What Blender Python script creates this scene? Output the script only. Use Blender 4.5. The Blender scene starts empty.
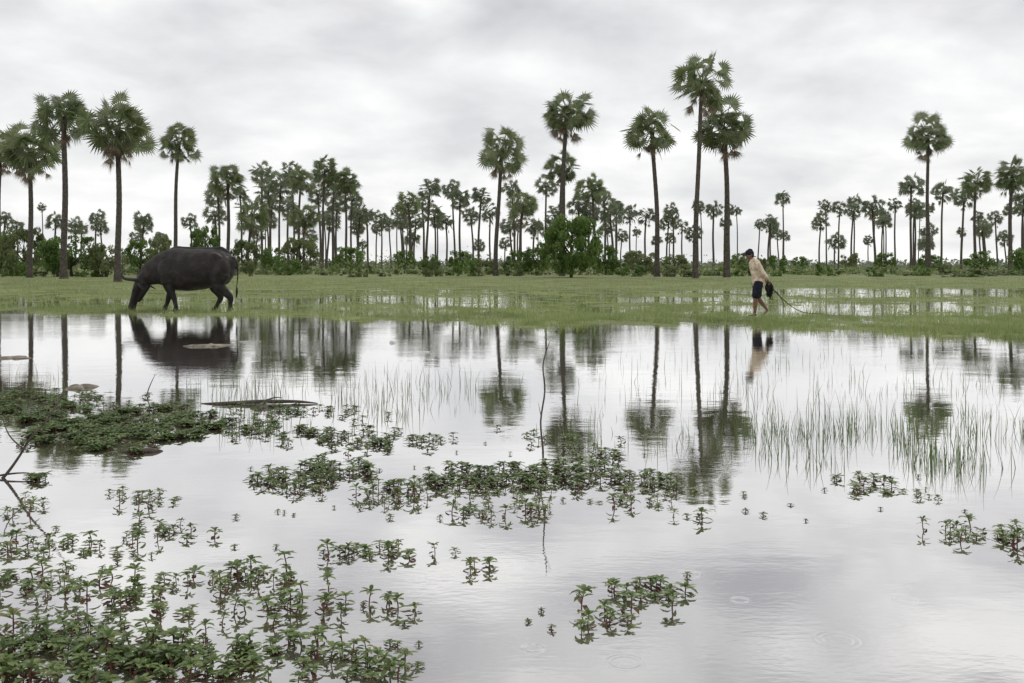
import bpy, math, random
import numpy as np
from mathutils import Vector, Matrix
random.seed(7); R = np.random.default_rng(11)
S = bpy.context.scene; COL = S.collection
F, H0, Y0 = 996.0, 1.25, 265.0
def P(px, py):
    d = F*H0/(py-Y0); return ((px-512)/F*d, d)

# ------------------------------------------------------------ materials
def nmat(name):
    m = bpy.data.materials.new(name); m.use_nodes = True
    nt = m.node_tree; nt.nodes.clear(); return m, nt
def N(nt, t, **k):
    n = nt.nodes.new(t)
    for a, b in k.items(): setattr(n, a, b)
    return n
def L(nt, a, b): nt.links.new(a, b)
def ramp(nt, fac, stops):
    r = N(nt, 'ShaderNodeValToRGB'); e = r.color_ramp.elements
    while len(e) < len(stops): e.new(0.5)
    for el, (p, c) in zip(e, stops):
        el.position = p; el.color = (*c, 1)
    if fac is not None: L(nt, fac, r.inputs[0])
    return r.outputs[0]
def math_(nt, op, a, b=None, c=None):
    n = N(nt, 'ShaderNodeMath', operation=op)
    for i, v in enumerate((a, b, c)):
        if v is None: continue
        if isinstance(v, (int, float)): n.inputs[i].default_value = v
        else: L(nt, v, n.inputs[i])
    return n.outputs[0]

def foliage(name, stops, transl=0.3, rough=0.55, nscale=0.6):
    m, nt = nmat(name)
    g = N(nt, 'ShaderNodeNewGeometry'); oi = N(nt, 'ShaderNodeObjectInfo')
    no = N(nt, 'ShaderNodeTexNoise'); no.inputs['Scale'].default_value = nscale
    L(nt, g.outputs['Position'], no.inputs['Vector'])
    a = math_(nt, 'MULTIPLY', g.outputs['Random Per Island'], 0.5)
    b = math_(nt, 'MULTIPLY_ADD', no.outputs[0], 0.6, a)
    c = math_(nt, 'MULTIPLY_ADD', oi.outputs['Random'], 0.2, b)
    d = math_(nt, 'SUBTRACT', c, 0.15)
    col = ramp(nt, d, stops)
    p = N(nt, 'ShaderNodeBsdfPrincipled'); p.inputs['Roughness'].default_value = rough
    p.inputs['Specular IOR Level'].default_value = 0.3
    L(nt, col, p.inputs['Base Color'])
    t = N(nt, 'ShaderNodeBsdfTranslucent'); L(nt, col, t.inputs[0])
    mx = N(nt, 'ShaderNodeMixShader'); mx.inputs[0].default_value = transl
    L(nt, p.outputs[0], mx.inputs[1]); L(nt, t.outputs[0], mx.inputs[2])
    o = N(nt, 'ShaderNodeOutputMaterial'); L(nt, mx.outputs[0], o.inputs[0])
    return m
def solid(name, stops, rough=0.7, scale=5.0, bump=0.3, spec=0.3, dist=0.02, detail=5, stretch=(1,1,1)):
    m, nt = nmat(name)
    tc = N(nt, 'ShaderNodeTexCoord'); mp = N(nt, 'ShaderNodeMapping')
    mp.inputs['Scale'].default_value = stretch
    L(nt, tc.outputs['Object'], mp.inputs[0])
    no = N(nt, 'ShaderNodeTexNoise'); no.inputs['Scale'].default_value = scale; no.inputs['Detail'].default_value = detail
    L(nt, mp.outputs[0], no.inputs['Vector'])
    col = ramp(nt, no.outputs[0], stops)
    p = N(nt, 'ShaderNodeBsdfPrincipled'); p.inputs['Roughness'].default_value = rough
    p.inputs['Specular IOR Level'].default_value = spec
    L(nt, col, p.inputs['Base Color'])
    b = N(nt, 'ShaderNodeBump'); b.inputs['Strength'].default_value = bump; b.inputs['Distance'].default_value = dist
    L(nt, no.outputs[0], b.inputs['Height']); L(nt, b.outputs[0], p.inputs['Normal'])
    o = N(nt, 'ShaderNodeOutputMaterial'); L(nt, p.outputs[0], o.inputs[0])
    return m

M_palm = foliage('palm_leaf', [(0.15,(.08,.105,.05)),(0.5,(.155,.19,.09)),(0.85,(.26,.30,.155))], .45, .5)
M_palm_hazed = foliage('palm_leaf_hazed', [(0.15,(.09,.11,.07)),(0.5,(.15,.175,.11)),(0.85,(.22,.25,.16))], .42, .6)  # distance haze painted into the leaf colour of the far palms
M_dead = foliage('palm_leaf_dead', [(0.15,(.12,.09,.06)),(0.8,(.26,.20,.14))], .25, .8)
M_trunk = solid('palm_trunk_bark', [(0.3,(.05,.045,.038)),(0.7,(.15,.13,.11))], .9, 3, .6, .1, stretch=(2,2,30))
M_bark = solid('bark', [(0.3,(.03,.025,.02)),(0.7,(.09,.075,.06))], .9, 3, .6, .1)
M_leaf = foliage('tree_leaf', [(0.15,(.06,.10,.022)),(0.5,(.12,.20,.045)),(0.85,(.22,.31,.09))], .42, .5, .5)
M_leaf2 = foliage('shrub_leaf', [(0.1,(.08,.11,.04)),(0.5,(.15,.19,.075)),(0.9,(.28,.31,.15))], .42, .5, .25)
M_far_hazed = foliage('far_leaf_hazed', [(0.15,(.14,.17,.13)),(0.5,(.20,.235,.18)),(0.85,(.27,.30,.24))], .2, .7, .05)  # woodland leaves paled in colour to stand in for atmospheric haze
M_grass = foliage('grass_blade', [(0.1,(.12,.15,.055)),(0.4,(.215,.275,.095)),(0.7,(.31,.37,.15)),(0.95,(.44,.42,.25))], .45, .5, .35)
M_reed = foliage('reed_blade', [(0.1,(.05,.08,.022)),(0.5,(.10,.155,.045)),(0.9,(.20,.25,.10))], .35, .45, .8)
M_aq = foliage('aquatic_leaf', [(0.12,(.045,.07,.018)),(0.45,(.10,.15,.04)),(0.72,(.17,.235,.075)),(0.95,(.25,.16,.08))], .3, .4, 3.0)
M_aqlow = foliage('aquatic_lower_leaf', [(0.1,(.06,.022,.016)),(0.5,(.13,.05,.033)),(0.9,(.14,.10,.04))], .25, .4, 3.0)
M_stem = solid('aquatic_stem', [(0.3,(.09,.03,.022)),(0.7,(.18,.07,.045))], .5, 40, .1)
M_wood = solid('dead_wood', [(0.3,(.04,.033,.028)),(0.7,(.13,.105,.09))], .8, 30, .5, .2)
M_mud = solid('mud', [(0.3,(.08,.065,.045)),(0.7,(.28,.25,.20))], .8, 8, .6, .3)

def ground_mat():
    m, nt = nmat('ground_soil_and_turf')
    g = N(nt, 'ShaderNodeNewGeometry')
    n1 = N(nt, 'ShaderNodeTexNoise'); n1.inputs['Scale'].default_value = .35; n1.inputs['Detail'].default_value = 8
    n2 = N(nt, 'ShaderNodeTexNoise'); n2.inputs['Scale'].default_value = 14; n2.inputs['Detail'].default_value = 4
    L(nt, g.outputs['Position'], n1.inputs[0]); L(nt, g.outputs['Position'], n2.inputs[0])
    f = math_(nt, 'ADD', math_(nt, 'MULTIPLY', n1.outputs[0], .6), math_(nt, 'MULTIPLY', n2.outputs[0], .4))
    c1 = ramp(nt, f, [(0.3,(.085,.08,.05)),(0.45,(.145,.16,.075)),(0.6,(.20,.235,.095)),(0.75,(.29,.31,.155))])
    p = N(nt, 'ShaderNodeBsdfPrincipled'); p.inputs['Roughness'].default_value = .9; p.inputs['Specular IOR Level'].default_value = .1
    L(nt, c1, p.inputs['Base Color'])
    b = N(nt, 'ShaderNodeBump'); b.inputs['Distance'].default_value = .03; b.inputs['Strength'].default_value = .7
    L(nt, n2.outputs[0], b.inputs['Height']); L(nt, b.outputs[0], p.inputs['Normal'])
    o = N(nt, 'ShaderNodeOutputMaterial'); L(nt, p.outputs[0], o.inputs[0]); return m
M_ground = ground_mat()

RINGS = [(533,648,.034,.008,.8),(625,662,.05,.016,.22),(690,574,.04,.015,.2),(838,640,.06,.02,.2),(740,600,.03,.01,.3),(905,600,.04,.012,.25),(250,342,.16,.05,.25),(610,352,.12,.04,.3),(420,352,.12,.04,.3)]
def water_mat():
    m, nt = nmat('still_muddy_water')
    g = N(nt, 'ShaderNodeNewGeometry'); pos = g.outputs['Position']
    def noise(sc, stretch, detail=3):
        mp = N(nt, 'ShaderNodeMapping'); mp.inputs['Scale'].default_value = stretch; L(nt, pos, mp.inputs[0])
        n = N(nt, 'ShaderNodeTexNoise'); n.inputs['Scale'].default_value = sc; n.inputs['Detail'].default_value = detail
        L(nt, mp.outputs[0], n.inputs[0]); return n.outputs[0]
    h = math_(nt, 'MULTIPLY', noise(1.4, (1,1.6,1), 2), .0016)
    h = math_(nt, 'ADD', h, math_(nt, 'MULTIPLY', noise(7, (1,1.8,1), 2), .00032))
    patch = N(nt, 'ShaderNodeMapRange'); L(nt, noise(.3, (.6,1.5,1), 2), patch.inputs[0]); patch.inputs[1].default_value=.42; patch.inputs[2].default_value=.66
    sp = N(nt, 'ShaderNodeSeparateXYZ'); L(nt, pos, sp.inputs[0])
    fy = N(nt, 'ShaderNodeMapRange'); L(nt, sp.outputs[1], fy.inputs[0]); fy.inputs[1].default_value = 9; fy.inputs[2].default_value = 20; fy.inputs[4].default_value = 1.0
    amp = math_(nt, 'MULTIPLY_ADD', fy.outputs[0], .00022, math_(nt, 'MULTIPLY_ADD', patch.outputs[0], .00036, .00004))
    fine = math_(nt, 'MULTIPLY', noise(18, (1,2.2,1), 2), amp)
    h = math_(nt, 'ADD', h, fine)
    for (px, py, r, w, a) in RINGS:
        x, y = P(px, py)
        vd = N(nt, 'ShaderNodeVectorMath', operation='DISTANCE'); L(nt, pos, vd.inputs[0]); vd.inputs[1].default_value = (x, y, 0)
        d = vd.outputs['Value']
        q = math_(nt, 'DIVIDE', math_(nt, 'SUBTRACT', d, r), w)
        e = math_(nt, 'POWER', 2.718, math_(nt, 'MULTIPLY', math_(nt, 'MULTIPLY', q, q), -1.0))
        s = math_(nt, 'SINE', math_(nt, 'MULTIPLY', q, 5.0))
        h = math_(nt, 'ADD', h, math_(nt, 'MULTIPLY', math_(nt, 'MULTIPLY', e, s), a*w*.045))
    b = N(nt, 'ShaderNodeBump'); b.inputs['Strength'].default_value = 1; b.inputs['Distance'].default_value = 1
    L(nt, h, b.inputs['Height'])
    lw = N(nt, 'ShaderNodeLayerWeight'); lw.inputs['Blend'].default_value = .5
    mr = N(nt, 'ShaderNodeMapRange'); L(nt, lw.outputs['Facing'], mr.inputs[0])
    mr.inputs[1].default_value = .3; mr.inputs[2].default_value = .92; mr.inputs[3].default_value = .42; mr.inputs[4].default_value = .96
    gl = N(nt, 'ShaderNodeBsdfGlossy'); gl.inputs['Roughness'].default_value = .008; gl.inputs[0].default_value = (.98,.975,.975,1)
    L(nt, b.outputs[0], gl.inputs['Normal'])
    df = N(nt, 'ShaderNodeBsdfDiffuse')
    n = noise(.6, (1,1,1), 5)
    L(nt, ramp(nt, n, [(0.3,(.12,.10,.083)),(0.7,(.185,.163,.14))]), df.inputs[0])
    mx = N(nt, 'ShaderNodeMixShader'); L(nt, mr.outputs[0], mx.inputs[0]); L(nt, df.outputs[0], mx.inputs[1]); L(nt, gl.outputs[0], mx.inputs[2])
    o = N(nt, 'ShaderNodeOutputMaterial'); L(nt, mx.outputs[0], o.inputs[0]); return m
M_water = water_mat()

# ------------------------------------------------------------ helpers
def fast_mesh(name, V, faces, mats, midx=None, smooth=False):
    me = bpy.data.meshes.new(name)
    if isinstance(faces, np.ndarray):
        V = np.asarray(V, dtype=np.float32)
        n, k = faces.shape
        me.vertices.add(len(V)); me.vertices.foreach_set('co', V.ravel())
        me.loops.add(n*k); me.loops.foreach_set('vertex_index', faces.astype(np.int32).ravel())
        me.polygons.add(n); me.polygons.foreach_set('loop_start', np.arange(0, n*k, k, dtype=np.int32))
        me.update(calc_edges=True)
    else:
        me.from_pydata([tuple(v) for v in V], [], faces); me.update()
    for m in mats: me.materials.append(m)
    if midx is not None: me.polygons.foreach_set('material_index', np.asarray(midx, dtype=np.int32))
    me.polygons.foreach_set('use_smooth', np.full(len(me.polygons), smooth))
    me.update(); return me
def obj(name, data, loc=(0,0,0), rot=(0,0,0), scale=(1,1,1), parent=None, label=None, cat=None, kind=None, group=None):
    o = bpy.data.objects.new(name, data); COL.objects.link(o)
    o.location = loc; o.rotation_euler = rot; o.scale = scale
    if parent: o.parent = parent
    if label: o['label'] = label
    if cat: o['category'] = cat
    if kind: o['kind'] = kind
    if group: o['group'] = group
    return o
def vnoise(x, y, seed=0):
    xi = np.floor(x).astype(np.int64); yi = np.floor(y).astype(np.int64)
    fx = x-xi; fy = y-yi; fx = fx*fx*(3-2*fx); fy = fy*fy*(3-2*fy)
    def h(a, b):
        v = np.sin(a*127.1+b*311.7+seed*74.7)*43758.5453; return v-np.floor(v)
    return (h(xi,yi)*(1-fx)+h(xi+1,yi)*fx)*(1-fy)+(h(xi,yi+1)*(1-fx)+h(xi+1,yi+1)*fx)*fy
def fbm(x, y, seed=0, o=4):
    s = 0; a = .5; t = 0
    for i in range(o):
        s = s+a*vnoise(x*2**i, y*2**i, seed+i); t += a; a *= .55
    return s/t

SH = np.array([(-60,33),(-20,28),(-13.9,26.8),(-10.4,26),(-6.4,23.8),(-2.5,22.2),(0,20.6),(4.5,20.0),(6.3,18.8),(9,18.0),(16,17.4),(60,14)])
def shore(x): return np.interp(x, SH[:,0], SH[:,1])
def gauss(v, c, w): return np.exp(-((v-c)/w)**2)
def landness(x, y):
    s = y-shore(x)-2.4*(fbm(x*.8, y*.5, 3)-.5)*2-2.2*(fbm(x*3.1, y*1.5, 4)-.5)
    r = x/np.maximum(y, 1)
    n = .45*fbm(x*.45, y*.55, 9)+.55*fbm(x*2.2, y*1.3, 12)
    b = .07+0*x
    right = 1/(1+np.exp(-(r-.24)/.03)); left = 1/(1+np.exp((r+.22)/.05))
    b = b-.34*gauss(y, 47, 6)*right-.36*gauss(y, 28.5, 2.6)*right
    b = b-.24*gauss(y, 35.5, 3.4)*(1-right)
    b = b-.12*gauss(y, 27, 3.5)*(1-left)*(1-right)
    b = b-.12*gauss(y,30,3)*left
    b = b+.40*np.clip((y-50)/12, 0, 1)+.14*gauss(s, 1.2, 1.1)
    v = b+(n-.5)*1.4
    return np.where(s > 0, v, np.maximum(-1, s*1.5)), s
MATS = [(50,422,150,15),(60,440,110,9),(10,402,80,9),(150,425,60,10)]
def mat_patch(x, y):
    v = 0*x-1.0
    for (px, py, rx, ry) in MATS:
        cx, cy = P(px, py); dx = rx/F*cy; dy = ry*cy*cy/(F*H0)
        v = np.maximum(v, 1-((x-cx)/dx)**2-((y-cy)/dy)**2)
    return v+(fbm(x*3.2, y*2.6, 21)-.55)*3.0
def height(x, y):
    v, s = landness(x, y)
    h = np.clip(v*.05, -.12, .03)+.012*(fbm(x*3.3, y*3.3, 5)-.5)
    h = np.where(s > 0, h, np.clip(s*.1, -.15, .0)-.004)
    h = h+.12*np.clip((y-58)/25, 0, 1)
    return np.where(y < 13, -.1, h)

# ------------------------------------------------------------ ground + water
ys = np.concatenate([np.linspace(-30,13,12), np.linspace(13.5,16,6), np.linspace(16.2,60,300), np.geomspace(61,4000,70)])
us = np.linspace(-1, 1, 461)
Xg = us[None,:]*(np.maximum(ys, 0)*.75+8)[:,None]+0*ys[:,None]; Xg[ys>200] *= 2.5
Yg = np.repeat(ys[:,None], 461, 1)
Zg = height(Xg, Yg)
V = np.stack([Xg, Yg, Zg], -1).reshape(-1,3)
idx = np.arange(len(ys)*461).reshape(len(ys), 461)
Fq = np.stack([idx[:-1,:-1], idx[:-1,1:], idx[1:,1:], idx[1:,:-1]], -1).reshape(-1,4)
obj('ground', fast_mesh('ground', V, Fq, [M_ground], smooth=True), kind='structure', label='flat flooded field of turf and mud')
obj('water', fast_mesh('water', [(-2500,-60,0),(2500,-60,0),(2500,1500,0),(-2500,1500,0)], np.array([[0,1,2,3]]), [M_water]), kind='structure', label='still shallow flood water reflecting the cloudy sky')

# ------------------------------------------------------------ blades
def blades(name, x, y, z, hgt, wid, lean, mat, label, segs=1, cat='grass', curve=0.0):
    n = len(x); az = R.uniform(0, 2*np.pi, n); fa = R.uniform(0, 2*np.pi, n)
    dx = np.cos(az)*lean*hgt; dy = np.sin(az)*lean*hgt
    wx = np.cos(fa)*wid*.5; wy = np.sin(fa)*wid*.5
    if segs == 1:
        V = np.stack([np.stack([x-wx, y-wy, z], -1), np.stack([x+wx, y+wy, z], -1), np.stack([x+dx, y+dy, z+hgt], -1)], 1).reshape(-1,3)
        Fc = np.arange(n*3).reshape(n,3)
    else:
        rows = []
        for t in (0, .35, .7, 1.0):
            w = 1-t*.85; c = t**2
            bx = x+dx*(t*(1-curve)+c*curve); by = y+dy*(t*(1-curve)+c*curve); bz = z+hgt*(t-curve*.25*c)
            rows.append(np.stack([bx-wx*w, by-wy*w, bz], -1)); rows.append(np.stack([bx+wx*w, by+wy*w, bz], -1))
        V = np.stack(rows, 1).reshape(-1,3); base = np.arange(n)[:,None]*8
        Fc = np.concatenate([base+np.array([[0,1,3,2]])+2*k for k in range(3)], 0)
    return obj(name, fast_mesh(name, V, Fc, [mat]), kind='stuff', label=label, cat=cat)

n = 580000
py = R.uniform(280, 346, n); d = F*H0/(py-Y0); x = R.uniform(-.62, .62, n)*d
v, s = landness(x, d)
tuft = fbm(x*2.5, d*2.0, 31); t2 = fbm(x*1.1, d*.9, 33)
dens = np.clip(.55+v*1.5, .16, 1)*np.where(s < 0, np.clip(.42+s*.16, 0, 1)*np.clip((t2-.45)*6, 0, 1), 1)
dens *= np.clip((tuft-.38)*4.5, .08, 1)
k = R.uniform(0, 1, n) < dens
x, d, v = x[k], d[k], v[k]
hz = np.maximum(height(x, d), -.01)
hg = R.uniform(.03, .12, len(x))*(.3+1.4*fbm(x*1.2, d*.8, 41))+R.uniform(0,1,len(x))**8*.18
w = .006+d*.00022
blades('grass', x, d, hz-.005, hg, w, R.uniform(0, .8, len(x)), M_grass, 'short green grass growing out of the wet ground')

def region(lst):
    xs, yy = [], []
    for (px, pyy, rx, ry, cnt) in lst:
        a = R.uniform(0, 2*np.pi, cnt); r = np.sqrt(R.uniform(0, 1, cnt))
        X, Y = P(px+rx*r*np.cos(a), pyy+ry*r*np.sin(a)); xs.append(X); yy.append(Y)
    return np.concatenate(xs), np.concatenate(yy)
x, y = region([(870,445,130,28,620),(800,430,70,25,280),(960,440,80,30,380),(700,445,60,12,60),(930,470,90,12,120),
               (300,415,110,22,340),(420,400,90,18,220),(230,395,60,12,120),(20,385,50,10,60),(600,430,70,20,70),(330,380,120,12,110),(690,400,90,12,80),(500,385,200,20,120),(860,385,170,14,200),(800,360,220,10,120)])
k = fbm(x*2.2, y*2.2, 51) > .42
x, y = x[k], y[k]
blades('reed_grass', x, y, 0*x-.02, R.uniform(.05, .30, len(x))*(.6+.7*fbm(x*1.5,y*1.5,61)), .0055+0*x, R.uniform(0,.5,len(x))**1.5, M_reed, 'thin green rice-like grass standing in the water', segs=3, curve=.6)

# ------------------------------------------------------------ palms
def leaf_cloud(C, size, seed, up=0.0):
    rg = np.random.default_rng(seed); n = len(C)
    a = rg.normal(size=(n,3)); a[:,2] += up; a /= np.linalg.norm(a, axis=1)[:,None]
    b = np.cross(a, rg.normal(size=(n,3))); b /= np.linalg.norm(b, axis=1)[:,None]
    c = np.cross(a, b); s = size*rg.uniform(.6, 1.4, n)[:,None]
    V = np.stack([C-b*s, C-c*s*.45+a*s*.08, C+b*s, C+c*s*.45+a*s*.08], 1).reshape(-1,3)
    return V, np.arange(n*4).reshape(n,4)

def palm_crown(seed, far=False, dead=9):
    rg = random.Random(seed); V, Fc, MI = [], [], []
    nl = rg.randint(30, 38) if not far else 25
    seg = 19 if not far else 12
    inner = 5
    for i in range(nl+dead+inner):
        isd = nl <= i < nl+dead; isi = i >= nl+dead
        az = i*2.39996+rg.uniform(-.4,.4)
        if isd: el = math.radians(rg.uniform(-85,-45)); pl = rg.uniform(.8,1.9); Rr = rg.uniform(.7,1.05)
        elif isi: el = math.radians(rg.uniform(-20,80)); pl = rg.uniform(.3,.9); Rr = rg.uniform(.8,1.1)
        else:
            t = (i+.5)/nl; el = math.asin(max(-1,min(1, 1-1.70*t)))+rg.uniform(-.18,.18); pl = rg.uniform(1.1,2.15); Rr = rg.uniform(.95,1.35)
        dr = Vector((math.cos(az)*math.cos(el), math.sin(az)*math.cos(el), math.sin(el)))
        st = Vector((0,0,.1 if not isd else -.3)); hub = st+dr*pl+Vector((0,0,-.10*pl*math.cos(el)))
        side = dr.cross(Vector((0,0,1)))
        if side.length < .2: side = Vector((math.sin(az), -math.cos(az), 0))
        side.normalize(); upv = side.cross(dr).normalized()
        tilt = rg.uniform(-.1, .9) if not isd else .1
        ax = (dr*math.cos(tilt)-upv*math.sin(tilt)).normalized()
        nn0 = side.cross(ax).normalized(); roll = rg.uniform(-1.3,1.3)
        sd = (side*math.cos(roll)+nn0*math.sin(roll)).normalized(); nn = ax.cross(sd).normalized()
        if rg.random() < .5: nn = -nn
        b = len(V); w = .04
        V += [st-sd*w, st+sd*w, hub+sd*w*.7, hub-sd*w*.7]; Fc.append((b,b+1,b+2,b+3)); MI.append(1 if isd else 0)
        span = math.radians(rg.uniform(210,285) if not isd else 80); fold = rg.uniform(.05,.35)
        for j in range(seg):
            a = -span/2+span*(j+.5)/seg; dl = span/seg*.48; a2 = a+rg.uniform(-.05,.05)
            def pt(ang, r, dz=0):
                return hub+ax*math.cos(ang)*r+sd*math.sin(ang)*r-nn*(fold*abs(math.sin(ang))*r*.6)+Vector((0,0,dz))
            rt = Rr*rg.uniform(.84,1.12)*(1-.10*abs(a)/2)
            b = len(V)
            V += [hub, pt(a-dl, Rr*.52), pt(a2, rt, -.10*Rr*rg.uniform(0,1.6)), pt(a+dl, Rr*.52)]
            Fc.append((b,b+1,b+2,b+3)); MI.append(1 if isd else 0)
    return fast_mesh('palm_crown', V, Fc, [M_palm_hazed if far else M_palm, M_dead], MI)
def palm_trunk(seed, bend):
    rg = random.Random(seed); V = []; Fc = []; n = 10; m = 40; ph = rg.uniform(0,6)
    for i in range(m+1):
        t = i/m
        r = .25-.07*t+.12*math.exp(-t*16)+(.010 if i%2 else 0)+.05*math.exp(-((t-1)/.04)**2)
        cx = bend*t*t+.10*math.sin(t*5+ph)*t*(1-t)*4
        for j in range(n):
            a = j/n*2*math.pi; V.append((cx+r*math.cos(a), r*math.sin(a), t))
    for i in range(m):
        for j in range(n):
            Fc.append((i*n+j, i*n+(j+1)%n, (i+1)*n+(j+1)%n, (i+1)*n+j))
    Fc.append(tuple(m*n+j for j in range(n)))
    return fast_mesh('palm_trunk', V, Fc, [M_trunk], smooth=True)
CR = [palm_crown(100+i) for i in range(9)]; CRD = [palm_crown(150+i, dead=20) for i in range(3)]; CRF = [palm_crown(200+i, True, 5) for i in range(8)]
BD = [0.0, .5, -.5, .25, -.7]; TR = [palm_trunk(i, b) for i, b in enumerate(BD)]
palms = [
 (30,150,68,1),(64,117,74,0),(118,128,86,1),(179,143,50,2),(1,150,50,0),
 (228,180,42,0),(262,174,30,0),(281,186,32,0),(301,180,34,0),(325,170,36,0),(345,182,36,0),(305,218,38,0),(252,214,44,0),(218,196,30,0),(360,216,26,0),(381,218,20,0),(337,205,26,0),(272,205,26,0),(240,195,26,0),
 (408,203,34,0),(430,189,28,0),(434,214,28,0),(460,198,32,0),(446,222,22,0),(481,196,26,0),(471,216,24,0),(502,150,58,0),(523,206,38,0),(567,114,60,1),(562,168,40,0),(546,186,28,0),(592,189,34,0),(590,212,30,0),
 (610,214,30,0),(630,214,22,0),(622,236,18,0),(652,130,62,0),(702,82,68,0),(724,128,66,0),(698,206,16,0),(646,216,24,0),(672,212,22,0),(682,226,18,0),
 (760,224,14,0),(783,198,20,0),(771,226,18,0),(784,236,14,0),(726,222,16,0),(825,206,18,0),(840,208,20,0),(854,202,20,0),(872,207,28,0),(895,205,20,0),(911,186,30,0),(915,210,24,0),
 (928,136,52,0),(943,192,28,0),(975,182,36,0),(964,198,26,0),(995,218,20,0),(1012,176,46,0),(1024,200,30,0),
 (5,220,22,0),(17,226,18,0),(56,222,22,0),(82,228,18,0),(144,222,24,0),(136,238,18,0),(97,218,20,0),(160,238,16,0),(190,222,20,0),(205,240,18,0),
 (215,215,28,0),(288,208,26,0),(318,195,28,0),(352,200,28,0),(330,222,24,0),(422,205,24,0),(490,214,24,0),(512,190,26,0),(535,228,22,0),(578,205,30,0),(604,200,26,0),(555,215,28,0),(452,190,22,0),
 (268,190,30,0),(292,172,28,0),(334,188,30,0),(366,214,24,0),(400,218,22,0),(416,222,22,0)]
for i in range(68):
    px = random.choice([random.uniform(395,520), random.uniform(500,640), random.uniform(600,745), random.uniform(750,1024), random.uniform(800,1024), random.uniform(0,210), random.uniform(210,390)])
    palms.append((px, random.uniform(206,246), random.uniform(12,23), 0))
for (px, cy, dm, sp) in palms:
    dd = min(5.9*F/dm, 420)*random.uniform(.97,1.03); sc = dm*dd/F/5.7
    X = (px-512)/F*dd; zc = H0+(Y0-cy)/F*dd; g = .1
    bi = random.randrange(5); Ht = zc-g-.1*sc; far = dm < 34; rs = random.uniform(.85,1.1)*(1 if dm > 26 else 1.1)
    rz = random.choice([0, math.pi])+random.uniform(-.3,.3)
    bx = BD[bi]*rs*math.cos(rz); by = BD[bi]*rs*math.sin(rz)
    lab = 'tall sugar palm with round fan-leaf crown and bare trunk' if dm >= 46 else 'sugar palm with fan-leaf crown in the tree line'
    if sp == 1: lab = 'tall sugar palm with a broad crown and hanging dead brown fronds'
    if (px, cy) == (702, 82): lab = 'tallest sugar palm standing beside another tall palm'
    e = obj('palm_tree', None, (X-bx, dd-by, g), label=lab, cat='palm tree', group='sugar palms along the edge of the field')
    obj('trunk', TR[bi], (0,0,-.1), (0,0,rz), (rs,rs,Ht+.1), e)
    q = sc*random.uniform(.92,1.08)
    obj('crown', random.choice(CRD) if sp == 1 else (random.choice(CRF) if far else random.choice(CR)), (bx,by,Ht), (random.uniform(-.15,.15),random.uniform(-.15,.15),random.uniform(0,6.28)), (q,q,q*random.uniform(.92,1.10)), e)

# ------------------------------------------------------------ leafy trees and bushes
def tube(V, Fc, pts, rad, ref=(0,1,0), seg=12, sub=4):
    pts = [Vector(p) for p in pts]; rad = [(r, r) if isinstance(r, (int,float)) else r for r in rad]
    P2, R2 = [], []; n = len(pts)
    for i in range(n-1):
        p0 = pts[max(i-1,0)]; p1 = pts[i]; p2 = pts[i+1]; p3 = pts[min(i+2,n-1)]
        for s in range(sub):
            t = s/sub
            P2.append(.5*((2*p1)+(p2-p0)*t+(2*p0-5*p1+4*p2-p3)*t*t+(3*p1-p0-3*p2+p3)*t**3))
            ts = t*t*(3-2*t)*.5+t*.5
            R2.append((rad[i][0]*(1-ts)+rad[i+1][0]*ts, rad[i][1]*(1-ts)+rad[i+1][1]*ts))
    P2.append(pts[-1]); R2.append(rad[-1])
    t0 = (P2[0]-P2[1]).normalized(); t1 = (P2[-1]-P2[-2]).normalized()
    r0 = min(R2[0]); r1 = min(R2[-1])
    P2 = [P2[0]+t0*r0*.55]+P2+[P2[-1]+t1*r1*.55]; R2 = [(R2[0][0]*.6,R2[0][1]*.6)]+R2+[(R2[-1][0]*.6,R2[-1][1]*.6)]
    b = len(V); m = len(P2); ref = Vector(ref)
    for i in range(m):
        t = (P2[min(i+1,m-1)]-P2[max(i-1,0)]).normalized()
        sd = (ref-t*ref.dot(t)).normalized(); u = t.cross(sd)
        for j in range(seg):
            a = j/seg*2*math.pi; V.append(P2[i]+u*math.cos(a)*R2[i][0]+sd*math.sin(a)*R2[i][1])
    for i in range(m-1):
        for j in range(seg):
            Fc.append((b+i*seg+j, b+i*seg+(j+1)%seg, b+(i+1)*seg+(j+1)%seg, b+(i+1)*seg+j))
    Fc.append(tuple(b+seg-1-j for j in range(seg))); Fc.append(tuple(b+(m-1)*seg+j for j in range(seg)))

def canopy(seed, n_cl, per, size, mat, low=0.15, clr=(.13,.26), c0=.45, hw=.6, zs=.8):
    rg = np.random.default_rng(seed); C = []
    for i in range(n_cl):
        a = rg.uniform(0, 2*np.pi); z = rg.uniform(low, .88); r = rg.uniform(.2,1)**.5*.85
        r *= np.sqrt(max(.02, 1-(abs(z-c0)/hw)**2))
        cr = rg.uniform(*clr)
        q = rg.normal(size=(per,3)); q = q/np.linalg.norm(q,axis=1)[:,None]*(rg.uniform(.3,1,per)**.5)[:,None]
        C.append(q*np.array([cr,cr,cr*zs])+np.array([r*np.cos(a), r*np.sin(a), z]))
    C = np.concatenate(C); C[:,2] = np.maximum(C[:,2], rg.uniform(0,.08,len(C)))
    V, Fq = leaf_cloud(C, size, seed, .6)
    return fast_mesh('leaf_crown', V, Fq, [mat])
TC = [canopy(300+i, 56, 80, .042, M_leaf if i%2 else M_leaf2, .2, (.10,.24), .5, .48, .5) for i in range(6)]
TBIG = canopy(351, 110, 100, .034, M_leaf, .14, (.12,.20), .5, .46, .55)
BC = [canopy(320+i, 20, 75, .065, M_leaf if i%2 else M_leaf2, .02) for i in range(6)]
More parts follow.
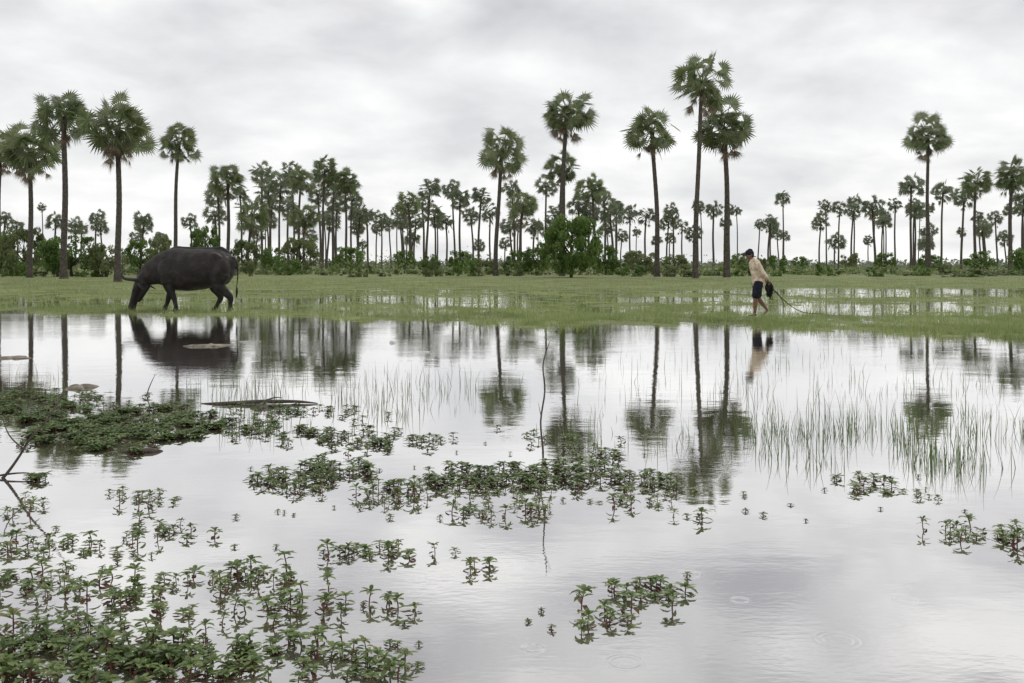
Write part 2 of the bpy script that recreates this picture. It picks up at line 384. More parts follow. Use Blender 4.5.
def limb_mesh(seed):
    rg = random.Random(seed); V, Fc = [], []
    tube(V, Fc, [(0,0,-.03),(.02,0,.2),(0,.01,.45),(.03,0,.7)], [.05,.038,.026,.01], (1,0,0), 8, 3)
    for i in range(6):
        a = i*1.05+rg.uniform(-.3,.3); z = rg.uniform(.18,.42)
        tube(V, Fc, [(0,0,z),(.2*math.cos(a),.2*math.sin(a),z+.14),(.45*math.cos(a),.45*math.sin(a),z+.3)], [.022,.015,.005], (.3,.2,1), 6, 3)
    return fast_mesh('tree_limbs', V, Fc, [M_bark], smooth=True)
LM = [limb_mesh(i) for i in range(3)]
for (px, top, w, dd) in [(571,214,64,88),(24,226,48,105),(72,234,60,96),(106,242,40,92),(205,224,36,120),(140,238,34,110),(300,236,40,120),(246,238,30,125),(350,246,32,125),(640,250,36,105),(520,250,30,110),
                         (606,244,26,110),(536,246,28,110),(405,250,24,130),(48,244,30,120),(180,250,26,120),(885,252,22,150),(980,250,30,130),(850,252,20,170),(740,252,20,170),(272,246,24,130),(-10,230,50,110),(1030,246,38,110),(460,250,26,115),(160,232,26,100),(930,254,24,140),(430,254,24,120),(675,254,28,118),(800,256,18,160)]:
    X = (px-512)/F*dd; ht = H0+(Y0-top)/F*dd; r = w/2/F*dd*1.12
    e = obj('leafy_tree', None, (X, dd, .08), (0,0,random.uniform(0,6.28)), label=('dense leafy green tree at the foot of a tall palm' if px == 571 else 'small leafy tree in the tree line below the palms'), cat='tree', group='leafy trees under the palms')
    obj('trunk', random.choice(LM), (0,0,0), (0,0,0), (r,r,ht), e)
    obj('crown', TBIG if px == 571 else random.choice(TC), (0,0,0), (0,0,0), (r,r,ht), e)
px = -25
while px < 1050:
    dd = random.uniform(90,125); right = px > 780
    ht = (.5+random.random()**1.8*1.9)*(1 if not right else .75)*(1.2 if px < 200 else 1); r = random.uniform(.8,1.9)
    obj('bush', random.choice(BC), ((px-512)/F*dd, dd, .05), (0,0,random.uniform(0,6.28)), (r,r*random.uniform(.7,1),ht), label='green bush at the foot of the palms', cat='bush', group='bushes along the field edge')
    px += random.uniform(7,18)
n = 22000
xx = R.uniform(-420,420,n); yy = R.uniform(320,480,n)
ht = .5+4.8*fbm(xx*.03, yy*.03, 71)**1.3
C = np.stack([xx, yy, R.uniform(0,1,n)**.7*ht], -1)
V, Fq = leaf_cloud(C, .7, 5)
obj('distant_wood', fast_mesh('distant_wood', V, Fq, [M_far_hazed]), kind='stuff', label='distant line of woodland with haze in its leaf colour', cat='woodland')
n = 24000
xx = R.uniform(-110,110,n); yy = R.uniform(104,160,n)
ht = .25+3.6*np.clip(fbm(xx*.22, yy*.12, 72)-.30, 0, 1)**1.2*np.where(xx/yy > .26, .7, 1.1)*1.5
C = np.stack([xx, yy, .05+R.uniform(0,1,n)*ht], -1)
V, Fq = leaf_cloud(C, .19, 6)
obj('undergrowth', fast_mesh('undergrowth', V, Fq, [M_leaf2]), kind='stuff', label='low scrub growing between the palms', cat='undergrowth')

# ------------------------------------------------------------ aquatic plants
def leaf(V, Fc, MI, o, az, el, ln, wd, mi, rg):
    d = Vector((math.cos(az)*math.cos(el), math.sin(az)*math.cos(el), math.sin(el)))
    s = Vector((-math.sin(az), math.cos(az), 0)); u = s.cross(d)*-1
    if u.z < 0: u = -u
    b = len(V); dr = rg.uniform(.05,.3)*ln
    V += [o, o+d*ln*.4+s*wd*.44+u*wd*.12, o+d*ln*.75+s*wd*.42+u*wd*.08-Vector((0,0,dr*.4)), o+d*ln-Vector((0,0,dr)), o+d*ln*.75-s*wd*.42+u*wd*.08-Vector((0,0,dr*.4)), o+d*ln*.4-s*wd*.44+u*wd*.12, o+d*ln*.42, o+d*ln*.75-Vector((0,0,dr*.45))]
    for f in [(0,6,1),(1,6,7,2),(2,7,3),(0,5,6),(5,4,7,6),(4,3,7)]:
        Fc.append(tuple(b+q for q in f)); MI.append(mi)
def shoot(V, Fc, MI, ox, oy, ht, rg, sz=1.0, root=None):
    lx, ly = rg.uniform(-.3,.3)*ht, rg.uniform(-.3,.3)*ht
    f0 = len(Fc)
    if root: pp = [(root[0],root[1],-.015),((root[0]+ox)*.5,(root[1]+oy)*.5,-.012),(ox,oy,-.004),(ox+lx,oy+ly,ht)]; rr = [.003,.003,.0028,.002]
    else: pp = [(ox,oy,-.02),(ox+lx*.3,oy+ly*.3,ht*.45),(ox+lx,oy+ly,ht)]; rr = [.003,.0025,.002]
    tube(V, Fc, pp, rr, (.31,.2,.9) if root else (1,.2,0), 5, 2)
    MI += [2]*(len(Fc)-f0)
    az = rg.uniform(0,3.14); nn = max(2, int(ht/.013))
    for k in range(nn):
        t = (k+.35)/nn; z = max(.003, ht*t); o = Vector((ox+lx*t, oy+ly*t, z)); az += math.pi/2+rg.uniform(-.2,.2)
        ln = sz*.048*rg.uniform(.75,1.1)
        for q in (0, math.pi):
            if rg.random() < .92: leaf(V, Fc, MI, o, az+q+rg.uniform(-.25,.25), rg.uniform(-.02,.25), ln, ln*.42, 1 if t < .6 and rg.random() < .8 else 0, rg)
    top = Vector((ox+lx, oy+ly, ht))
    for k in range(9):
        az += 2.4; leaf(V, Fc, MI, top, az, rg.uniform(.05,.4) if k < 6 else rg.uniform(.5,.9), sz*rg.uniform(.036,.052)*(1 if k < 6 else .55), sz*.018, 0, rg)
def plant_mesh(seed, shoots, spread):
    rg = random.Random(seed); V, Fc, MI = [], [], []
    for i in range(shoots):
        a = i*2.1+rg.uniform(0,1)
        shoot(V, Fc, MI, spread*math.cos(a)*(i>0), spread*math.sin(a)*(i>0), rg.uniform(.010,.036), rg, rg.uniform(.75,1.1), (0,0) if i else None)
    return fast_mesh('aquatic_plant', V, Fc, [M_aq, M_aqlow, M_stem], MI)
PM = [plant_mesh(i, 1, .0) for i in range(8)]+[plant_mesh(20+i, 2, .075) for i in range(6)]+[plant_mesh(40+i, 3, .09) for i in range(4)]
spots = [
 (60,549,90,9,14),(170,535,55,9,10),(25,578,45,11,8),(100,596,85,12,12),(60,628,75,12,12),(200,583,70,8,9),(268,578,40,9,6),(292,608,40,12,7),
 (190,657,105,12,20),(100,652,95,13,16),(60,674,85,10,18),(300,657,60,12,10),(360,673,55,8,8),(180,672,90,9,14),(190,618,60,8,5),(20,652,30,13,7),
 (642,593,34,11,9),(602,622,16,9,4),(390,553,66,7,11),(388,603,20,8,3),(478,570,14,3,2),
 (982,534,44,6,8),(862,488,26,7,6),(922,496,8,4,2),(1020,546,10,6,2),(150,498,36,7,8),(20,510,28,9,6),
 (295,482,40,12,17),(500,484,82,14,38),(560,476,70,10,19),(500,511,56,7,14),(650,490,34,16,13),(415,495,64,10,16),(345,468,40,8,10),(690,522,14,6,2),(620,503,30,9,5)]
pts = []
for (px, py_, rx, ry, c) in spots:
    for i in range(c):
        for tr in range(12):
            a = random.uniform(0,6.283); r = random.random()**.62
            q = P(px+rx*r*math.cos(a), py_+ry*r*math.sin(a))
            if all((q[0]-p[0])**2+(q[1]-p[1])**2 > .075**2 for p in pts): break
        pts.append(q)
pts.sort(key=lambda q: q[1])
G = 'leafy aquatic plants standing in the flood water'
def plab(q): return 'bushy aquatic plant with reddish stems and green leaves' if q > 7 else 'single aquatic plant shoot with green leaf rosette'
for i, (x, y) in enumerate(pts[:295]):
    q = random.choices(range(18), weights=[2]*8+[3]*6+[3]*4)[0]; s = random.uniform(.65,1.2)
    obj('aquatic_plant', PM[q], (x, y, random.uniform(-.003,.002)), (0,0,random.uniform(0,6.28)), (s,s,s*random.uniform(.7,1.6)), label=plab(q), cat='plant', group=G)
V, Fc, MI = [], [], []; rg = random.Random(5)
for (x, y) in pts[295:]:
    for k in range(3): shoot(V, Fc, MI, x+rg.uniform(-.06,.06), y+rg.uniform(-.1,.1), rg.uniform(.018,.045), rg, 1.1)
c = 0; tries = 0
while c < 950 and tries < 30000:
    tries += 1
    X, Y = P(rg.uniform(-60,330), rg.uniform(392,454))
    mpv = float(mat_patch(np.array([X]), np.array([Y]))[0])
    if mpv > -.5 and float(fbm(np.array([X*6.]), np.array([Y*4.]), 88, 3)[0]) > .47: shoot(V, Fc, MI, X, Y, rg.uniform(.008,.036), rg, 1.2); c += 1
for (px, py_, rx, ry, n_) in [(350,437,70,14,45),(300,412,90,8,40),(255,430,50,10,34),(400,442,50,12,24),(560,442,60,8,14),(30,480,30,5,8),(600,457,40,8,14),(100,405,60,6,16)]:
    for i in range(n_):
        X, Y = P(px+rg.gauss(0,.5)*rx, py_+rg.gauss(0,.5)*ry); shoot(V, Fc, MI, X, Y, rg.uniform(.01,.034), rg, 1.1)
for (px, py_, rx, ry, n_) in [(500,480,260,40,30),(180,560,200,60,26),(850,500,150,25,10),(600,600,120,30,6),(200,650,220,30,16)]:
    for i in range(n_):
        X, Y = P(px+rg.uniform(-1,1)*rx, py_+rg.uniform(-1,1)*ry); shoot(V, Fc, MI, X, Y, rg.uniform(.006,.014), rg, rg.uniform(.3,.6))
obj('aquatic_plants', fast_mesh('aquatic_plants', V, Fc, [M_aq, M_aqlow, M_stem], MI), kind='stuff', label='dense mat of small leafy plants on the water', cat='plants')

# ------------------------------------------------------------ sticks, log, clods, litter
def stick(paths):
    V, Fc = [], []
    for (pts_, rad) in paths: tube(V, Fc, pts_, rad, (0,1,0), 7, 4)
    return V, Fc
def place(name, V, Fc, loc, mat, label, cat, **k):
    return obj(name, fast_mesh(name, V, Fc, [mat], smooth=True), loc, label=label, cat=cat, **k)
x, y = P(543,455)
V, Fc = stick([([(0,0,-.1),(.0,0,.03),(-.015,.0,.22),(.012,0,.42),(.0,0,.58),(.022,0,.70),(.02,0,.78)],[.007,.007,.006,.0055,.0045,.0035,.002]),
                   ([(.008,0,.64),(.035,0,.72),(.05,.01,.755)],[.0035,.0025,.001]), ([(-.012,0,.25),(-.03,.02,.34)],[.003,.001]),([(0,0,.12),(.05,.02,.07),(.12,.03,.05)],[.003,.002,.001])])
place('dead_branch', V, Fc, (x,y,0), M_wood, 'thin dead forked twig standing upright in the water', 'branch')
x, y = P(6,478)
V, Fc = stick([([(-.08,0,-.06),(0,0,.02),(.08,0,.13),(.14,0,.23),(.24,0,.34),(.33,.02,.49)],[.010,.009,.0075,.0065,.0055,.003]),
                   ([(.1,0,.17),(.02,0,.25),(-.02,0,.35)],[.005,.004,.002]),([(-.1,.0,.0),(0,.01,.02),(.12,.02,.025),(.2,.0,.0)],[.006,.006,.004,.002]),([(.24,0,.34),(.22,0,.42)],[.003,.0015])])
place('dead_branch', V, Fc, (x,y,0), M_wood, 'dark crooked dead branch leaning out of the water', 'branch')
x, y = P(146,396)
V, Fc = stick([([(0,0,-.03),(.03,0,.08),(.09,0,.21)],[.006,.005,.002])])
place('dead_branch', V, Fc, (x,y,0), M_wood, 'short twig poking out of the water', 'branch')
x, y = P(262,404)
V, Fc = stick([([(-.55,.02,.0),(-.3,-.02,.012),(0,0,.02),(.3,.03,.018),(.5,.0,.006)],[.006,.014,.02,.014,.005]),([(0,0,.02),(.1,.06,.05),(.16,.08,.045)],[.01,.006,.002]),([(-.2,0,.01),(-.28,-.1,.02),(-.4,-.16,.0)],[.008,.005,.002])])
place('driftwood', V, Fc, (x,y,0), M_wood, 'long dark piece of driftwood floating on the water', 'driftwood')
x, y = P(140,452)
V, Fc = stick([([(-.14,.02,.0),(-.05,-.02,.01),(.08,0,.01),(.14,.03,.0)],[.008,.015,.018,.006])])
place('driftwood', V, Fc, (x,y,0), M_wood, 'short dark wood piece at edge of plant mat', 'driftwood')
def clod(seed, rx, ry, rz, mat, px, py_, name, label, cat, e=.35):
    rg = random.Random(seed); V = []; Fc = []; n = 32; m = 10
    ph = [rg.uniform(0,6) for _ in range(8)]
    for i in range(m+1):
        t = i/m*math.pi/2
        for j in range(n):
            a = j/n*2*math.pi
            k = 1+e*(.5*math.sin(2*a+ph[0])+.3*math.sin(3*a+ph[1])+.3*math.sin(5*a+ph[2]+t)+.25*math.sin(9*a+ph[3])+.2*math.sin(13*a+ph[6]+t*2))
            z = math.sin(t)*(1+.4*math.sin(3*a+ph[4])*math.cos(t)+.3*math.sin(7*a+ph[5])*math.cos(t))
            V.append((rx*math.cos(t)*math.cos(a)*k, ry*math.cos(t)*math.sin(a)*k, rz*z-.006))
    for i in range(m):
        for j in range(n): Fc.append((i*n+j, i*n+(j+1)%n, (i+1)*n+(j+1)%n, (i+1)*n+j))
    x, y = P(px, py_)
    place(name, V, Fc, (x,y,0), mat, label, cat)
clod(1,.27,.22,.035,M_mud,209,346,'mud_clod','flat light brown mud clod showing above the water','mud clod',.6)
clod(2,.13,.13,.04,M_mud,80,388,'mud_clod','pale mud clod sticking out near the plant mat','mud clod',.6)
clod(3,.20,.18,.03,M_mud,12,358,'mud_clod','small mud clod breaking the water surface','mud clod',.6)
clod(4,.07,.10,.03,M_wood,262,408,'mud_clod','dark clump of mud and roots by floating driftwood','mud clod',.6)
clod(6,.18,.16,.05,M_wood,256,309,'mud_clod','dark turf clod in the wet grass','mud clod',.6)
M_litter = solid('litter_plastic', [(0.3,(.45,.45,.45)),(0.7,(.65,.65,.65))], .4, 12, .5)
clod(7,.06,.04,.045,M_litter,470,327,'plastic_litter','crumpled piece of white plastic on the wet grass','litter',.6)
clod(8,.10,.06,.06,M_litter,868,324,'plastic_litter','crumpled piece of white plastic on the wet grass','litter',.6)
clod(9,.05,.04,.035,M_litter,393,343,'plastic_litter','small scrap of white plastic floating on water','litter',.6)

# ------------------------------------------------------------ buffalo + person
def remeshed(name, V, Fc, mats, voxel, smooth=6, factor=.5):
    me = bpy.data.meshes.new('tmp'); me.from_pydata([tuple(v) for v in V], [], Fc); me.update()
    o = bpy.data.objects.new('tmp', me); COL.objects.link(o)
    m = o.modifiers.new('r','REMESH'); m.mode = 'VOXEL'; m.voxel_size = voxel; m.use_smooth_shade = True
    if smooth:
        m = o.modifiers.new('s','SMOOTH'); m.factor = factor; m.iterations = smooth
    dg = bpy.context.evaluated_depsgraph_get(); dg.update()
    r = bpy.data.meshes.new_from_object(o.evaluated_get(dg)); r.name = name
    bpy.data.objects.remove(o); r.materials.clear()
    for mm in mats: r.materials.append(mm)
    r.polygons.foreach_set('use_smooth', np.full(len(r.polygons), True)); return r

K = .0278
def B(px, py_, y=0): return ((px-195)*K, y, (311-py_)*K)
V, Fc = [], []
body=[(234,259,271,.12),(231,254,277,.22),(224,250.5,283,.34),(214,250,287,.42),(202,250,290,.50),(189,250,291.5,.53),(178,249,291,.45),(169,250.5,289.5,.34),(161,255,287,.25),(153,261,286,.19),(146,267.5,287,.16)]
tube(V, Fc, [B(a,(b+c)/2) for a,b,c,_ in body], [((c-b)/2*K, w) for _,b,c,w in body], seg=28, sub=4)
tube(V, Fc, [B(166,255),B(175,250.2),B(186,249.8),B(200,250.2),B(214,250.2),B(222,250.2),B(230,255.5)], [.06,.07,.05,.04,.05,.06,.05], seg=12)
tube(V, Fc, [B(152,274),B(145,279),B(140,284),B(137,290),B(134.5,297),B(132.5,303.5),B(131,309)], [(.26,.15),(.21,.14),(.165,.14),(.135,.14),(.11,.11),(.098,.10),(.105,.125)], seg=20)
tube(V, Fc, [B(147,286),B(142.5,293),B(138,301)], [(.10,.07),(.09,.08),(.06,.06)], seg=12)
for s in (-1,1):
    tube(V, Fc, [B(142,284,s*.11),B(144.5,286,s*.26),B(149,290,s*.40)], [(.03,.05),(.035,.10),(.012,.03)], ref=(1,0,-.6), seg=10)
    tube(V, Fc, [B(136,288,s*.10),B(135.5,291,s*.105)], [.045,.04], seg=10)
    tube(V, Fc, [B(172,256,s*.16),B(167,268,s*.27),B(166,276,s*.25)], [.08,.10,.10], seg=14)
    tube(V, Fc, [B(169,262,s*.18),B(169,271,s*.24),B(171,283,s*.23)], [.13,.21,.17], seg=14)
    tube(V, Fc, [B(216,256,s*.22),B(221,258,s*.27),B(226,262,s*.20)], [.07,.085,.08], seg=12)
    tube(V, Fc, [B(228,260,s*.17),B(225,269,s*.24),B(219,281,s*.26)], [.12,.25,.19], seg=14)
def leg(pts_, rad, y):
    tube(V, Fc, [B(a,b,y) for a,b in pts_], [(r*K, r*K*.85) for r in rad], seg=14)
leg([(170,276),(172,287),(177,297),(178.5,303),(179.5,307.5),(179,311)], [7.5,4.8,2.8,2.0,2.4,3.0], -.23)
leg([(169,276),(168,288),(165,298),(163,304.5),(161.5,308),(160.5,311)], [7.5,4.8,2.8,2.0,2.4,3.0], .23)
leg([(225,274),(222,285),(230,293.5),(234,298),(233.5,304),(234,308),(233,311)], [9,6.5,4.0,3.0,2.1,2.4,3.0], -.24)
leg([(219,275),(212,286),(216,294),(217.5,298.5),(214.5,304.5),(212.5,308.5),(211,311)], [9,6.5,4.0,3.0,2.1,2.4,3.0], .24)
tube(V, Fc, [B(233,259),B(237,264),B(238,275),B(237,286),B(237,292),B(236.5,299)], [.05,.035,.022,.018,.035,.014], seg=10)
me = remeshed('buffalo_body', V, Fc, [solid('buffalo_hide', [(0.25,(.008,.007,.006)),(0.5,(.020,.016,.014)),(0.8,(.050,.040,.032))], .6, 5, .8, .3, dist=.04, detail=9)], .018, 5)
bx, by = P(195, 311)
buf = obj('water_buffalo', me, (bx, by, .0), (0,0,-.08), label='dark grey water buffalo grazing with head lowered in wet grass', cat='buffalo')
M_horn = solid('horn', [(0.3,(.03,.028,.025)),(0.7,(.08,.07,.06))], .5, 20, .3)
M_eye = solid('dark_eye', [(0.3,(.01,.008,.007)),(0.7,(.02,.016,.014))], .15, 5, 0, .6)
for s in (-1,1):
    V, Fc = [], []
    tube(V, Fc, [B(140,281,s*.08),B(136,280,s*.24),B(131,279,s*.40),B(129,275,s*.50),B(133,270,s*.46)], [.06,.055,.048,.032,.008], ref=(.3,.2,1), seg=10)
    obj('horn', fast_mesh('horn', V, Fc, [M_horn], smooth=True), parent=buf)
    V, Fc = [], []; c = B(135,290,s*.14)
    tube(V, Fc, [(c[0]-.01,c[1],c[2]),(c[0]+.01,c[1],c[2])], [.02,.02], seg=10, sub=2)
    obj('eye', fast_mesh('eye', V, Fc, [M_eye], smooth=True), parent=buf)

M_skin = solid('skin', [(0.3,(.17,.09,.06)),(0.7,(.24,.135,.09))], .5, 20, .05)
M_shirt = solid('tan_shirt_cloth', [(0.35,(.48,.37,.27)),(0.65,(.86,.72,.58))], .9, 11, 1.0, .1, dist=.03)
M_short = solid('dark_shorts_cloth', [(0.3,(.012,.014,.02)),(0.7,(.03,.033,.045))], .9, 12, .6, .1)
M_cap = solid('cap_cloth', [(0.3,(.012,.014,.022)),(0.7,(.03,.034,.05))], .8, 30, .3, .1)
M_hair = solid('black_hair', [(0.3,(.008,.007,.006)),(0.7,(.02,.018,.015))], .5, 60, .5)
V, Fc = [], []
tube(V, Fc, [(.03,0,.80),(.02,0,.88),(0,0,1.0),(-.04,0,1.16),(-.075,0,1.30),(-.10,0,1.36)], [(.09,.13),(.105,.155),(.085,.13),(.105,.155),(.095,.175),(.06,.09)], seg=24)
tube(V, Fc, [(-.09,0,1.34),(-.13,0,1.41),(-.165,0,1.46)], [.055,.05,.052], seg=14)
hx, hz_ = .03, .025
def hd(l): return [(x+hx, y, z+hz_) for x,y,z in l]
tube(V, Fc, hd([(-.235,0,1.385),(-.232,0,1.42),(-.222,0,1.47),(-.21,0,1.53),(-.20,0,1.57)]), [(.045,.04),(.075,.058),(.096,.074),(.092,.076),(.06,.05)], seg=20)
tube(V, Fc, hd([(-.30,0,1.475),(-.313,0,1.455),(-.318,0,1.442),(-.305,0,1.435)]), [.010,.012,.015,.010], seg=8)
tube(V, Fc, hd([(-.292,-.02,1.405),(-.30,0,1.405),(-.292,.02,1.405)]), [.009,.010,.009], ref=(0,0,1), seg=8)
for s in (-1,1):
    tube(V, Fc, hd([(-.205,s*.075,1.44),(-.20,s*.082,1.465),(-.195,s*.083,1.49)]), [.010,.017,.014], seg=8)
def limb(p, r): tube(V, Fc, p, r, seg=16)
limb([(.02,-.09,.84),(-.03,-.095,.66),(-.07,-.09,.47),(-.075,-.09,.33),(-.09,-.09,.09),(-.095,-.09,.05)], [.095,.082,.056,.058,.035,.036])
tube(V, Fc, [(-.065,-.09,.035),(-.14,-.09,.032),(-.22,-.095,.022),(-.265,-.098,.016)], [(.03,.034),(.030,.038),(.017,.045),(.010,.034)], seg=14)
limb([(.02,.09,.84),(.045,.092,.66),(.05,.09,.47),(.13,.09,.35),(.265,.09,.18),(.285,.09,.15)], [.095,.082,.056,.058,.035,.036])
tube(V, Fc, [(.305,.09,.145),(.27,.09,.105),(.22,.092,.05),(.185,.094,.022)], [(.03,.033),(.03,.037),(.018,.044),(.011,.034)], seg=14)
def hand(w, d, sy):
    w = Vector(w); d = Vector(d).normalized(); s = Vector((0,1,0)); s = (s-d*s.dot(d)).normalized(); n_ = d.cross(s)
    tube(V, Fc, [w, w+d*.04, w+d*.085], [(.017,.026),(.015,.038),(.013,.036)], ref=tuple(s), seg=12)
    for i, ln in enumerate((.070,.078,.072,.058)):
        o = w+d*.08+s*((i-1.5)*.020)
        tube(V, Fc, [o, o+d*ln*.42+n_*.006*sy, o+d*ln*.62+n_*.03*sy, o+d*ln*.40+n_*.05*sy], [.0085,.008,.0075,.006], ref=tuple(s), seg=8, sub=3)
    o = w+d*.03+s*.034
    tube(V, Fc, [o, o+d*.03+s*.022+n_*.012*sy, o+d*.055+s*.012+n_*.035*sy], [.011,.0095,.007], ref=(.3,.1,1), seg=8, sub=3)
A1=[(-.07,-.17,1.31),(-.02,-.22,1.20),(.05,-.235,1.07),(.13,-.215,.97),(.20,-.18,.89)]
A2=[(-.07,.17,1.31),(.0,.21,1.18),(.08,.2,1.06),(.16,.15,.96),(.225,.07,.89)]
limb(A1, [.055,.046,.038,.034,.025]); hand(A1[-1], (.55,.15,-.8), -1)
limb(A2, [.055,.046,.038,.034,.025]); hand(A2[-1], (.6,-.3,-.75), -1)
me = remeshed('person_body', V, Fc, [M_skin], .0055, 3)
qx, qy = P(757, 316)
per = obj('person', me, (qx, qy, .0), (0,0,.12), label='person in tan long-sleeved shirt, dark shorts and cap walking, holding bundle', cat='person')
V, Fc = [], []
tube(V, Fc, [(.045,0,.765),(.03,0,.86),(.01,0,1.0),(-.035,0,1.16),(-.072,0,1.30),(-.105,0,1.375)], [(.150,.195),(.145,.185),(.135,.175),(.138,.182),(.125,.195),(.082,.105)], seg=24)
for A in (A1,A2):
    q=[Vector(p) for p in A]; q[-1]=q[-2].lerp(q[-1],.6)
    tube(V, Fc, q, [.078,.070,.064,.060,.052], seg=16)
obj('shirt', remeshed('shirt', V, Fc, [M_shirt], .009, 2), parent=per)
V, Fc = [], []
tube(V, Fc, [(.03,0,.74),(.03,0,.80),(.02,0,.88)], [(.11,.16),(.12,.175),(.112,.158)], seg=24)
tube(V, Fc, [(.02,-.09,.82),(-.03,-.095,.66),(-.065,-.092,.48)], [.12,.115,.095], seg=18)
tube(V, Fc, [(.02,.09,.82),(.045,.092,.66),(.052,.09,.48)], [.12,.115,.095], seg=18)
obj('shorts', remeshed('shorts', V, Fc, [M_short], .01, 3), parent=per)
V, Fc = [], []
tube(V, Fc, hd([(-.225,0,1.49),(-.212,0,1.54),(-.20,0,1.59)]), [(.112,.092),(.108,.09),(.065,.058)], seg=20)
tube(V, Fc, hd([(-.28,0,1.505),(-.35,0,1.49),(-.42,0,1.462)]), [(.012,.08),(.012,.075),(.009,.05)], seg=16)
obj('cap', remeshed('cap', V, Fc, [M_cap], .006, 2), parent=per)
V, Fc = [], []
tube(V, Fc, hd([(-.165,0,1.43),(-.163,0,1.47),(-.175,0,1.52)]), [(.045,.062),(.055,.075),(.058,.077)], seg=18)
obj('hair', remeshed('hair', V, Fc, [M_hair], .006, 2), parent=per)
for s in (-1,1):
    V, Fc = [], []
    tube(V, Fc, hd([(-.302,s*.03,1.474),(-.296,s*.03,1.474)]), [.009,.009], seg=8, sub=2)
    obj('eye', fast_mesh('eye', V, Fc, [M_eye], smooth=True), parent=per)
V, Fc = [], []; rg = random.Random(9)
for i in range(22):
    a = rg.uniform(-.04,.04); b = rg.uniform(-.06,.05); c = rg.uniform(-.02,.03)
    tube(V, Fc, [(.24+a*.3,-.05+b*.3,.84),(.27+a,-.06+b,.77+rg.uniform(-.03,.04)),(.28+a*1.7+c,-.05+b,.66+rg.uniform(-.05,.05)),(.29+a*1.3-c,-.03+b,.54+rg.uniform(-.08,.08)),(.30+a*2.2,-.03+b,.46+rg.uniform(-.08,.12))], [.010,.016,.018,.012,.004], seg=7, sub=4)
M_net = solid('black_netting', [(0.3,(.01,.01,.012)),(0.7,(.03,.03,.034))], .8, 60, .6, .2)
obj('fishing_net', fast_mesh('fishing_net', V, Fc, [M_net], smooth=True), (qx,qy,0), (0,0,.12), label='bundle of dark netting held behind the walking person', cat='net')
V, Fc = [], []
tube(V, Fc, [(.25,-.05,.86),(.33,-.06,.72),(.48,-.04,.56),(.72,.0,.36),(1.0,.1,.18),(1.35,.3,.06),(1.9,.5,.02)], [.010]*6+[.007], seg=6, sub=6)
tube(V, Fc, [(.25,-.05,.86),(.36,-.06,.66),(.50,-.02,.58),(.66,.05,.38),(.74,.1,.22)], [.008]*5, seg=6, sub=6)
obj('rope', fast_mesh('rope', V, Fc, [M_net], smooth=True), (qx,qy,0), (0,0,.12), label='dark rope trailing from hand down into the grass', cat='rope')

# ------------------------------------------------------------ world
w = bpy.data.worlds.new('World'); S.world = w; w.use_nodes = True; nt = w.node_tree; nt.nodes.clear()
SE, SR = math.radians(48), math.radians(25)
sky = N(nt, 'ShaderNodeTexSky', sky_type='NISHITA'); sky.sun_disc = False; sky.sun_elevation = SE; sky.sun_rotation = SR
tc = N(nt, 'ShaderNodeTexCoord'); sp = N(nt, 'ShaderNodeSeparateXYZ'); L(nt, tc.outputs['Generated'], sp.inputs[0])
zz = math_(nt, 'ADD', math_(nt, 'ABSOLUTE', sp.outputs[2]), .28)
cb = N(nt, 'ShaderNodeCombineXYZ'); L(nt, math_(nt, 'DIVIDE', sp.outputs[0], zz), cb.inputs[0]); L(nt, math_(nt, 'DIVIDE', sp.outputs[1], zz), cb.inputs[1])
n1 = N(nt, 'ShaderNodeTexNoise'); n1.inputs['Scale'].default_value = 2.3; n1.inputs['Detail'].default_value = 7; n1.inputs['Roughness'].default_value = .52; n1.inputs['Distortion'].default_value = .2
L(nt, cb.outputs[0], n1.inputs[0])
cl = ramp(nt, n1.outputs[0], [(0.32,(.72,.73,.75)),(0.45,(.84,.845,.855)),(0.55,(.94,.942,.945)),(0.66,(1.06,1.06,1.055))])
gr = ramp(nt, sp.outputs[2], [(0.0,(1.06,1.06,1.05)),(0.20,(.99,.99,.99)),(0.30,(.86,.86,.865)),(0.42,(.70,.70,.71)),(0.6,(.9,.9,.91)),(0.95,(1.2,1.2,1.2))])
mu = N(nt, 'ShaderNodeMix', data_type='RGBA', blend_type='MULTIPLY'); mu.inputs[0].default_value = 1; L(nt, cl, mu.inputs[6]); L(nt, gr, mu.inputs[7])
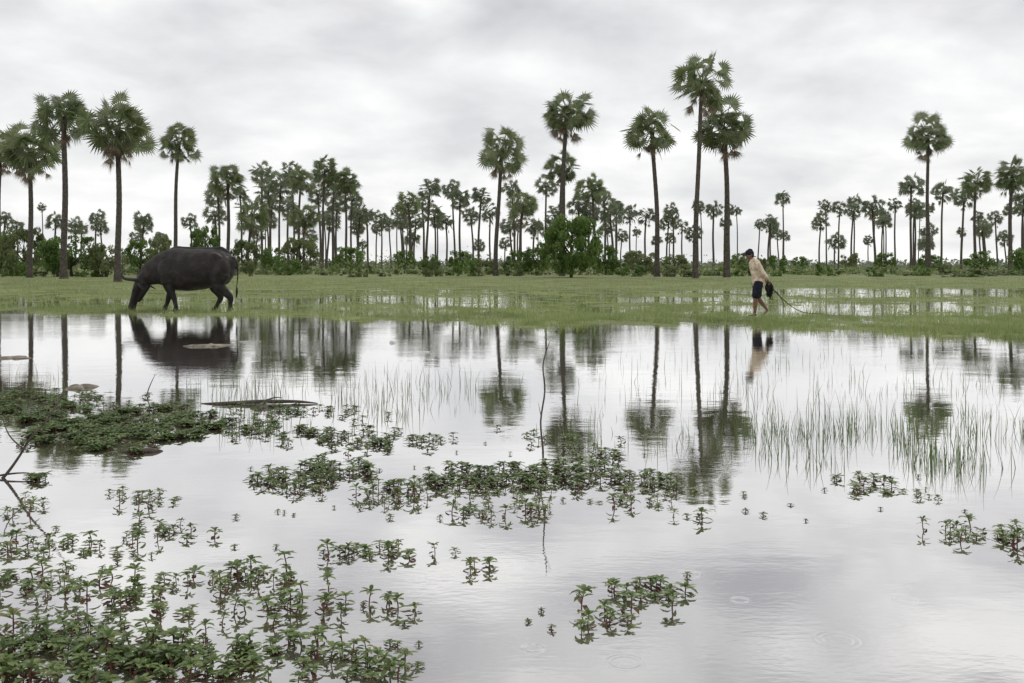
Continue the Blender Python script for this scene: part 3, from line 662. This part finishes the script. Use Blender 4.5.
# broad heavier cloud masses higher up
n2 = N(nt, 'ShaderNodeTexNoise'); n2.inputs['Scale'].default_value = 3.4; n2.inputs['Detail'].default_value = 4; n2.inputs['Roughness'].default_value = .45
mp = N(nt, 'ShaderNodeMapping'); mp.inputs['Location'].default_value = (3.3,1.7,0); L(nt, cb.outputs[0], mp.inputs[0]); L(nt, mp.outputs[0], n2.inputs[0])
c2 = ramp(nt, n2.outputs[0], [(0.38,(.74,.735,.76)),(0.5,(.96,.96,.965)),(0.62,(1.22,1.22,1.2))])
mr = N(nt, 'ShaderNodeMapRange'); L(nt, sp.outputs[2], mr.inputs[0]); mr.inputs[1].default_value = .17; mr.inputs[2].default_value = .30
mu2 = N(nt, 'ShaderNodeMix', data_type='RGBA', blend_type='MULTIPLY'); L(nt, mr.outputs[0], mu2.inputs[0]); L(nt, mu.outputs[2], mu2.inputs[6]); L(nt, c2, mu2.inputs[7])
vm = N(nt, 'ShaderNodeVectorMath', operation='SCALE'); L(nt, mu2.outputs[2], vm.inputs[0]); vm.inputs['Scale'].default_value = 10
mx = N(nt, 'ShaderNodeMix', data_type='RGBA'); mx.inputs[0].default_value = .97; L(nt, sky.outputs[0], mx.inputs[6]); L(nt, vm.outputs[0], mx.inputs[7])
bg = N(nt, 'ShaderNodeBackground'); bg.inputs[1].default_value = .1; L(nt, mx.outputs[2], bg.inputs[0])
o = N(nt, 'ShaderNodeOutputWorld'); L(nt, bg.outputs[0], o.inputs[0])
sl = bpy.data.lights.new('sun','SUN'); sl.energy = 1.4; sl.angle = math.radians(20); sl.color = (1,.97,.92)
so = bpy.data.objects.new('sun', sl); COL.objects.link(so)
dv = Vector((math.sin(SR)*math.cos(SE), math.cos(SR)*math.cos(SE), math.sin(SE)))
so.rotation_euler = dv.to_track_quat('Z','Y').to_euler(); so.location = (0,0,50)

cam = bpy.data.cameras.new('camera'); co = bpy.data.objects.new('camera', cam); COL.objects.link(co)
co.location = (0,0,H0); co.rotation_euler = (math.radians(90),0,0); cam.lens = 35.02; cam.sensor_width = 36
cam.shift_y = -(341.5-Y0)/1024; cam.clip_start = .05; cam.clip_end = 8000
S.camera = co
S.view_settings.view_transform = 'Standard'; S.view_settings.look = 'None'; S.view_settings.exposure = 0
